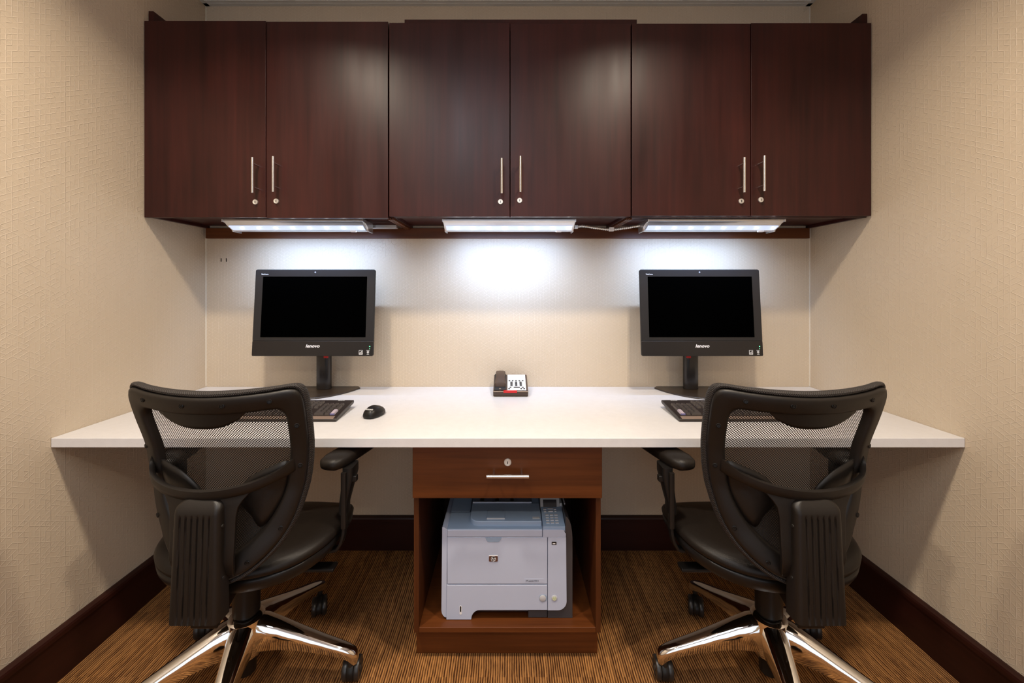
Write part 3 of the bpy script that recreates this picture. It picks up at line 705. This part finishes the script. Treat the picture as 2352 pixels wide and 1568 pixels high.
# ---------------------------------------------------------------- office chair
def chair():
    HX, HY = -.780, 1.215; CXB = -.710
    t = thing('office_chair', 'black mesh-back swivel chair at the left monitor, left of the pedestal', 'chair', (HX, HY, 0), 'office chairs at the worktop')
    yt_ = [(.45, .972), (.49, .980), (.6, 1.0), (.7, 1.003), (.8, .986), (.88, .962), (.96, .938)]
    def S(a, z, off=0):                              # point on the curved back, off = towards the viewer
        y = lerp(yt_, z)+1.15*a*a-.04*a
        sl = 2.3*a-.04; n = Vector((sl, -1, 0)).normalized()
        return Vector((CXB+a, y, z))+n*off
    # frame ring
    po = [(0, .945), (.07, .947), (.14, .952), (.186, .957), (.205, .952), (.213, .93), (.213, .88), (.210, .82), (.203, .75), (.190, .685), (.170, .62), (.140, .567), (.093, .522), (.045, .498)]
    pi_ = [(0, .900), (.06, .901), (.11, .904), (.147, .907), (.162, .905), (.172, .89), (.173, .86), (.171, .81), (.164, .75), (.151, .69), (.131, .643), (.103, .603), (.066, .568), (.032, .548)]
    def full(p, zb_): return p+[(0, zb_)]+[(-a*(1-.06*math.exp(-((z-.80)/.07)**2)), z) for a, z in p[::-1][:-1]]
    O = catmull([(a, z, 0) for a, z in full(po, .490)], 4, True); I = catmull([(a, z, 0) for a, z in full(pi_, .540)], 4, True)
    rings = []
    for o_, i_ in zip(O, I):
        ring = []
        for q, off in ((0, -.004), (.0, .006), (.06, .013), (.18, .0165), (.5, .015), (.80, .0155), (.95, .012), (1, .005), (1, -.006), (.5, -.008)):
            p = o_.lerp(i_, q); ring.append(S(p.x, p.y, off))
        rings.append(ring)
    fr = obj('back_frame', loft(bmesh.new(), rings, closed=True), 'blackp', t, ang=60)
    # tab under the top rail
    bm = bmesh.new(); top = []; n = 17
    g = []
    for r in range(6):
        row = []
        for k in range(n):
            u = -1+2*k/(n-1); a = -.012+.105*u; drop = .038*(1-abs(u)**2.6)
            row.append(bm.verts.new(S(a, .908-(drop+.006)*r/5, .006)))
        g.append(row)
    for r in range(5):
        for k in range(n-1): bm.faces.new((g[r][k], g[r][k+1], g[r+1][k+1], g[r+1][k]))
    obj('top_tab', bm, 'blackm', t, solid=.004)
    # mesh and its edging
    bm = bmesh.new(); uvl = bm.loops.layers.uv.new('UVMap'); c = Vector((0, .72, 0)); N = len(O); R = []
    uvs = {}
    for q in [k/9 for k in range(1, 10)]:
        ring = []
        for o_ in O:
            p = c.lerp(o_, q*.992); v = bm.verts.new(S(p.x, p.y, -.012)); uvs[v] = (p.x+.5, p.y); ring.append(v)
        R.append(ring)
    cv = bm.verts.new(S(0, .72, -.012)); uvs[cv] = (.5, .72)
    for k in range(N): bm.faces.new((cv, R[0][k], R[0][(k+1) % N]))
    for a_, b_ in zip(R, R[1:]):
        for k in range(N): bm.faces.new((a_[k], b_[k], b_[(k+1) % N], a_[(k+1) % N]))
    for f in bm.faces:
        for l in f.loops: l[uvl].uv = uvs[l.vert]
    obj('mesh_back', bm, 'mesh', t)
    ed = []
    for i, o_ in enumerate(O):
        d = (o_-c); p = c+d*1.022
        P0 = S(p.x, p.y, -.004); nrm = Vector((d.x, 0, d.y)).normalized()
        ed.append([P0+nrm*.0075*math.cos(a)+Vector((0, 1, 0))*.0125*math.sin(a) for a in [2*PI*k/10 for k in range(10)]])
    obj('mesh_edging', loft(bmesh.new(), ed, closed=True), 'weave', t)
    # lumbar bar
    lb = catmull([(-.176, .768, .006), (-.170, .748, .020), (-.14, .728, .036), (-.08, .714, .046), (0, .711, .050), (.08, .722, .046), (.14, .741, .032), (.178, .760, .010)], 5)
    rings = []
    for k, p in enumerate(lb):
        e = min(k, len(lb)-1-k)/5; hh = .0125+.006*max(0, 1-e)
        rings.append([S(p.x, p.y+hh*s_, p.z+o_) for s_, o_ in ((1, -.006), (1.05, 0), (.9, .005), (0, .0065), (-.9, .005), (-1.05, 0), (-1, -.006), (0, -.008))])
    obj('lumbar_bar', loft(bmesh.new(), rings), 'blackp', t, ang=60)
    # carrying plate that runs down behind the spine cover
    bm = bmesh.new(); rows = [(.716, .102, .041), (.707, .094, .043), (.696, .085, .046), (.682, .077, .047), (.660, .073, .047), (.60, .071, .047), (.56, .071, .044), (.53, .069, .032), (.515, .064, .018)]
    V = [[bm.verts.new(S(-.006+w*u, z, o_)) for u in (-1, -.82, -.4, 0, .4, .82, 1)] for z, w, o_ in rows]
    for a_, b_ in zip(V, V[1:]):
        for k in range(6): bm.faces.new((a_[k], a_[k+1], b_[k+1], b_[k]))
    obj('back_bracket', bm, 'blackp', t, solid=.010, bevel=.002)
    # lumbar wings
    for s in (1, -1):
        out = catmull([(.165, .765, 0), (.12, .755, 0), (.080, .735, 0), (.048, .700, 0), (.052, .672, 0), (.078, .640, 0), (.100, .608, 0), (.130, .640, 0), (.158, .70, 0)], 4, True)
        cc = Vector((.11, .70, 0)); bm = bmesh.new(); RR = []
        for q in (.25, .5, .75, 1):
            RR.append([bm.verts.new(S(s*(cc.lerp(p, q)).x, (cc.lerp(p, q)).y, .004+.009*(1-q*q))) for p in out])
        cv = bm.verts.new(S(s*cc.x, cc.y, .013)); n_ = len(out)
        for k in range(n_): bm.faces.new((cv, RR[0][k], RR[0][(k+1) % n_]))
        for a_, b_ in zip(RR, RR[1:]):
            for k in range(n_): bm.faces.new((a_[k], b_[k], b_[(k+1) % n_], a_[(k+1) % n_]))
        obj('lumbar_wing', bm, 'blackp', t, solid=.004)
    for a, z in ((-.150, .932), (-.040, .925), (.052, .925), (.148, .931), (.192, .862), (.188, .755), (.146, .604), (.082, .536), (-.165, .625), (-.192, .80)):
        p = S(a, z, .0160); n_ = (S(a, z, .02)-S(a, z, 0)).normalized(); q = n_.to_track_quat('Z', 'Y').to_matrix().to_4x4()
        s_ = obj('screw', lathe(bmesh.new(), [(.0062, -.003), (.0062, .0006), (.0050, .0012), (.0044, -.0004), (.0034, -.0004), (.0032, .0012), (.0014, .0012), (.0012, 0), (.0001, 0)], p, 18, q), 'blackm', t)
    # spine cover with its grooves
    cx = -.7165; zt_, zb_ = .704, .4315; bm = bmesh.new(); NX, NZ = 72, 44; G = []
    for j in range(NZ+1):
        v = j/NZ; v = 1-(1-v)**1.6 if v > .0 else 0; z = zb_+(zt_-zb_)*v
        dt = zt_-z; hw = .0535+.0045*(1-v); Rr = .022
        if dt < Rr: hw -= Rr-math.sqrt(max(0, Rr*Rr-(Rr-dt)**2))
        yf = .921+.012*v+(.016*(1-dt/.03)**2 if dt < .03 else 0)
        row = []
        for i in range(NX+1):
            u = -1+2*i/NX; x = hw*u; e = hw-abs(x); r2 = .013
            rnd = (r2-math.sqrt(max(0, r2*r2-(r2-e)**2))) if e < r2 else 0
            gx_ = (x+.008)/.0135; fr_ = abs(gx_-round(gx_)); idx = round(gx_)
            gr = 0
            if -2.6 < idx-.0 < 3.4 and abs(x+.0015) < .048:
                gr = .0032*max(0, 1-(fr_/.17)**4) if fr_ < .17 else 0
                gr *= min(1, max(0, (zt_-.030-z)/.006))*min(1, max(0, (z-zb_-.006)/.004))
            row.append(bm.verts.new((cx+x, yf+rnd+gr, z)))
        G.append(row)
    for j in range(NZ):
        for i in range(NX): bm.faces.new((G[j][i], G[j][i+1], G[j+1][i+1], G[j+1][i]))
    bd = [G[0][i] for i in range(NX+1)]+[G[j][NX] for j in range(1, NZ+1)]+[G[NZ][i] for i in range(NX-1, -1, -1)]+[G[j][0] for j in range(NZ-1, 0, -1)]
    bk_ = [bm.verts.new((v.co.x, .962, v.co.z)) for v in bd]
    for k in range(len(bd)): bm.faces.new((bd[k], bk_[k], bk_[(k+1) % len(bd)], bd[(k+1) % len(bd)]))
    bm.faces.new(bk_)
    sc = obj('spine_cover', bm, 'blackp', t, ang=50)
    for z in (.645, .525):
        obj('screw', T([(cx+.0515, .944, z), (cx+.0565+.0015*(z < .6), .944, z)], .0035, 12), 'darkmetal', sc)
        obj('screw', T([(cx-.0515, .944, z-.01), (cx-.0575, .944, z-.01)], .0035, 12), 'darkmetal', sc)
    # seat
    SX, SY, hw, hd_ = -.742, 1.232, .247, .214; SL = -.014
    def ring(f, z, wf=1.0):
        out = []
        for k in range(64):
            a = 2*PI*k/64; c, s = sup(math.cos(a), math.sin(a), .78)
            x = hw*c*f; y = hd_*s*f
            x *= 1+.03*s
            dz = -.055*max(0, s*f)**2.2*wf+.016*max(0, abs(c*f))**2.5*wf*(1 if s < .6 else .3)
            out.append(Vector((SX+x, SY+y, z+dz+SL)))
        return out
    obj('seat_shell', loft(bmesh.new(), [ring(f, z) for f, z in ((.45, .414), (.72, .419), (.88, .427), (.955, .437), (.985, .450), (.997, .466), (.985, .471), (.90, .472))]), 'blackm', t, ang=60)
    obj('seat', loft(bmesh.new(), [ring(f, z) for f, z in ((.90, .468), (.975, .4705), (1.003, .476), (1.008, .485), (.985, .495), (.93, .502), (.82, .506), (.6, .504), (.35, .502), (.02, .502))]), 'leather', t, ang=80)
    # mechanism, column, lever
    bm = bmesh.new(); box(bm, HX-.075, HX+.075, HY-.12, HY+.13, .375, .425); obj('tilt_mechanism', bm, 'blackm', t, .008)
    obj('spine_arm', loft(bmesh.new(), [[(x, y, z) for x, y, z in r] for r in (
        [(cx-.030, .955, .45), (cx+.035, .955, .45), (cx+.035, .955, .395), (cx-.030, .955, .395)],
        [(HX-.030, HY-.10, .415), (HX+.045, HY-.10, .415), (HX+.045, HY-.10, .372), (HX-.030, HY-.10, .372)])]), 'blackm', t, .004)
    obj('gas_column', lathe(bmesh.new(), [(.026, .055), (.027, .23), (.036, .232), (.037, .30), (.041, .33), (.044, .38), (.03, .385)], (HX, HY, 0), 28), 'blackm', t)
    lv = T([(HX+.07, HY+.02, .385), (HX+.18, HY-.005, .368)], .005)
    lo = obj('height_lever', lv, 'blackm', t)
    obj('lever_paddle', loft(bmesh.new(), [[(x, HY-.005+y, .366+z) for y, z in rrect(-.018, .018, -.005, .006, .004, 3)] for x in (HX+.165, HX+.20, HX+.262, HX+.268)]), 'blackm', lo, .002)
    # arms
    for s in (1, -1):
        if s == 1: p0, p1 = Vector((-.522, 1.172, .683)), Vector((-.455, 1.410, .683))
        else: p0, p1 = Vector((-1.003, 1.172, .683)), Vector((-1.055, 1.410, .683))
        d = (p1-p0).normalized(); sd_ = d.cross(Vector((0, 0, 1))); rr = []
        for q, w, h in ((-.02, .004, .003), (.0, .022, .012), (.05, .033, .018), (.15, .039, .021), (.5, .040, .021), (.85, .038, .020), (.95, .031, .016), (1.0, .016, .008)):
            c_ = p0.lerp(p1, q); rr.append([c_+sd_*w*math.copysign(abs(math.cos(a))**.7, math.cos(a))+Vector((0, 0, h*math.copysign(abs(math.sin(a))**.8, math.sin(a)))) for a in [2*PI*k/24 for k in range(24)]])
        pad = obj('arm_pad', loft(bmesh.new(), rr), 'leather', t, ang=80)
        ux = -.483 if s == 1 else -.978
        o_ = s*.014
        bm = loft(bmesh.new(), [[(ux+x+o_*0, 1.205+y, z) for x, y in rrect(-.011, .011, -.020, .020, .006, 3)] for z in (.535, .56)]+[[(ux+x+o_, 1.215+y, z) for x, y in rrect(-.015, .015, -.030, .030, .008, 3)] for z in (.645, .669)])
        up_ = obj('arm_upright', bm, 'blackm', t)
        obj('upright_sleeve', loft(bmesh.new(), [[(ux+x+o_*.5, 1.180+y, z) for x, y in rrect(-.007, .007, -.006, .006, .003, 3)] for z in (.50, .66)]), 'blackp', up_)
        obj('arm_button', B(ux+s*.020, ux+s*.038, 1.195, 1.213, .625, .643), 'blackm', up_, .003)
        bp = catmull([(ux, 1.20, .55), (ux+s*.002, 1.20, .50), (ux-s*.000, 1.198, .468), (ux-s*.012, 1.198, .438), (ux-s*.04, 1.20, .424), (HX+s*.10, 1.21, .405), (HX+s*.06, 1.22, .400)], 5)
        rr = []
        for i, p in enumerate(bp):
            tg = (bp[min(i+1, len(bp)-1)]-bp[max(0, i-1)]).normalized(); nn = tg.cross(Vector((0, 1, 0))).normalized()
            rr.append([p+nn*x+Vector((0, y, 0)) for x, y in rrect(-.0045, .0045, -.013, .013, .003, 2)])
        obj('arm_bracket', loft(bmesh.new(), rr), 'blackm', t)
    # five-star base and casters
    hub = obj('base_hub', lathe(bmesh.new(), [(.030, .105), (.040, .11), (.052, .14), (.054, .195), (.048, .218), (.040, .224), (.030, .225)], (HX, HY, 0), 36), 'chrome', t)
    Rb = .305
    for k, ang in enumerate((3, 74, 147, 214, 284)):
        a = math.radians(ang); d = Vector((math.cos(a), math.sin(a), 0)); s_ = Vector((-math.sin(a), math.cos(a), 0)); o0 = Vector((HX, HY, 0)); rr = []
        for r, ztop, h, w in ((.025, .222, .090, .034), (.06, .216, .083, .034), (.10, .200, .068, .030), (.16, .173, .050, .0255), (.22, .147, .038, .022), (.27, .127, .032, .020), (.300, .115, .034, .0185), (.318, .105, .040, .0165), (.326, .094, .026, .012)):
            c_ = o0+d*r
            sec = [(-1, -1), (-1.0, -.45), (-.86, -.16), (-.55, -.03), (0, 0), (.55, -.03), (.86, -.16), (1.0, -.45), (1, -1), (.6, -1), (0, -.9), (-.6, -1)]
            rr.append([c_+s_*w*x*(.82 if y < -.9 else 1)+Vector((0, 0, ztop+h*y)) for x, y in sec])
        obj('base_arm', loft(bmesh.new(), rr), 'chrome', t, ang=50)
        cdir = math.radians((95, 290, 110, 230, 300)[k]); cd_ = Vector((math.cos(cdir), math.sin(cdir), 0)); ca = Vector((-math.sin(cdir), math.cos(cdir), 0))
        top = o0+d*Rb; wc = top+cd_*.018; wc.z = .031
        cs = obj('caster', T([(top.x, top.y, .052), (top.x, top.y, .082)], .0085, 12), 'darkmetal', t)
        rr = []
        for off in (-.010, -.008, .008, .010):
            q = [wc+ca*off+cd_*(.0345*math.cos(b))+Vector((0, 0, .0345*math.sin(b))) for b in [math.radians(v) for v in range(-10, 201, 15)]]
            q = [p if abs(off) < .009 else wc+ca*off+(p-wc-ca*off)*.96 for p in q]; rr.append(q)
        obj('caster_hood', loft(bmesh.new(), rr), 'blackm', cs, ang=50)
        for sg in (-1, 1):
            q = (ca*sg).to_track_quat('Z', 'Y').to_matrix().to_4x4()
            obj('wheel', lathe(bmesh.new(), [(.004, .0105), (.030, .0105), (.031, .013), (.031, .021), (.029, .0245), (.022, .0255), (.020, .0235), (.010, .0235), (.0085, .026), (.0001, .026)], wc, 28, q), 'rubber', cs)
    return t
ch = chair()
c2 = copy_tree(ch); c2.location.x = -ch.location.x; c2.scale.x = -1
c2['label'] = 'black mesh-back swivel chair at the right monitor, right of the pedestal'
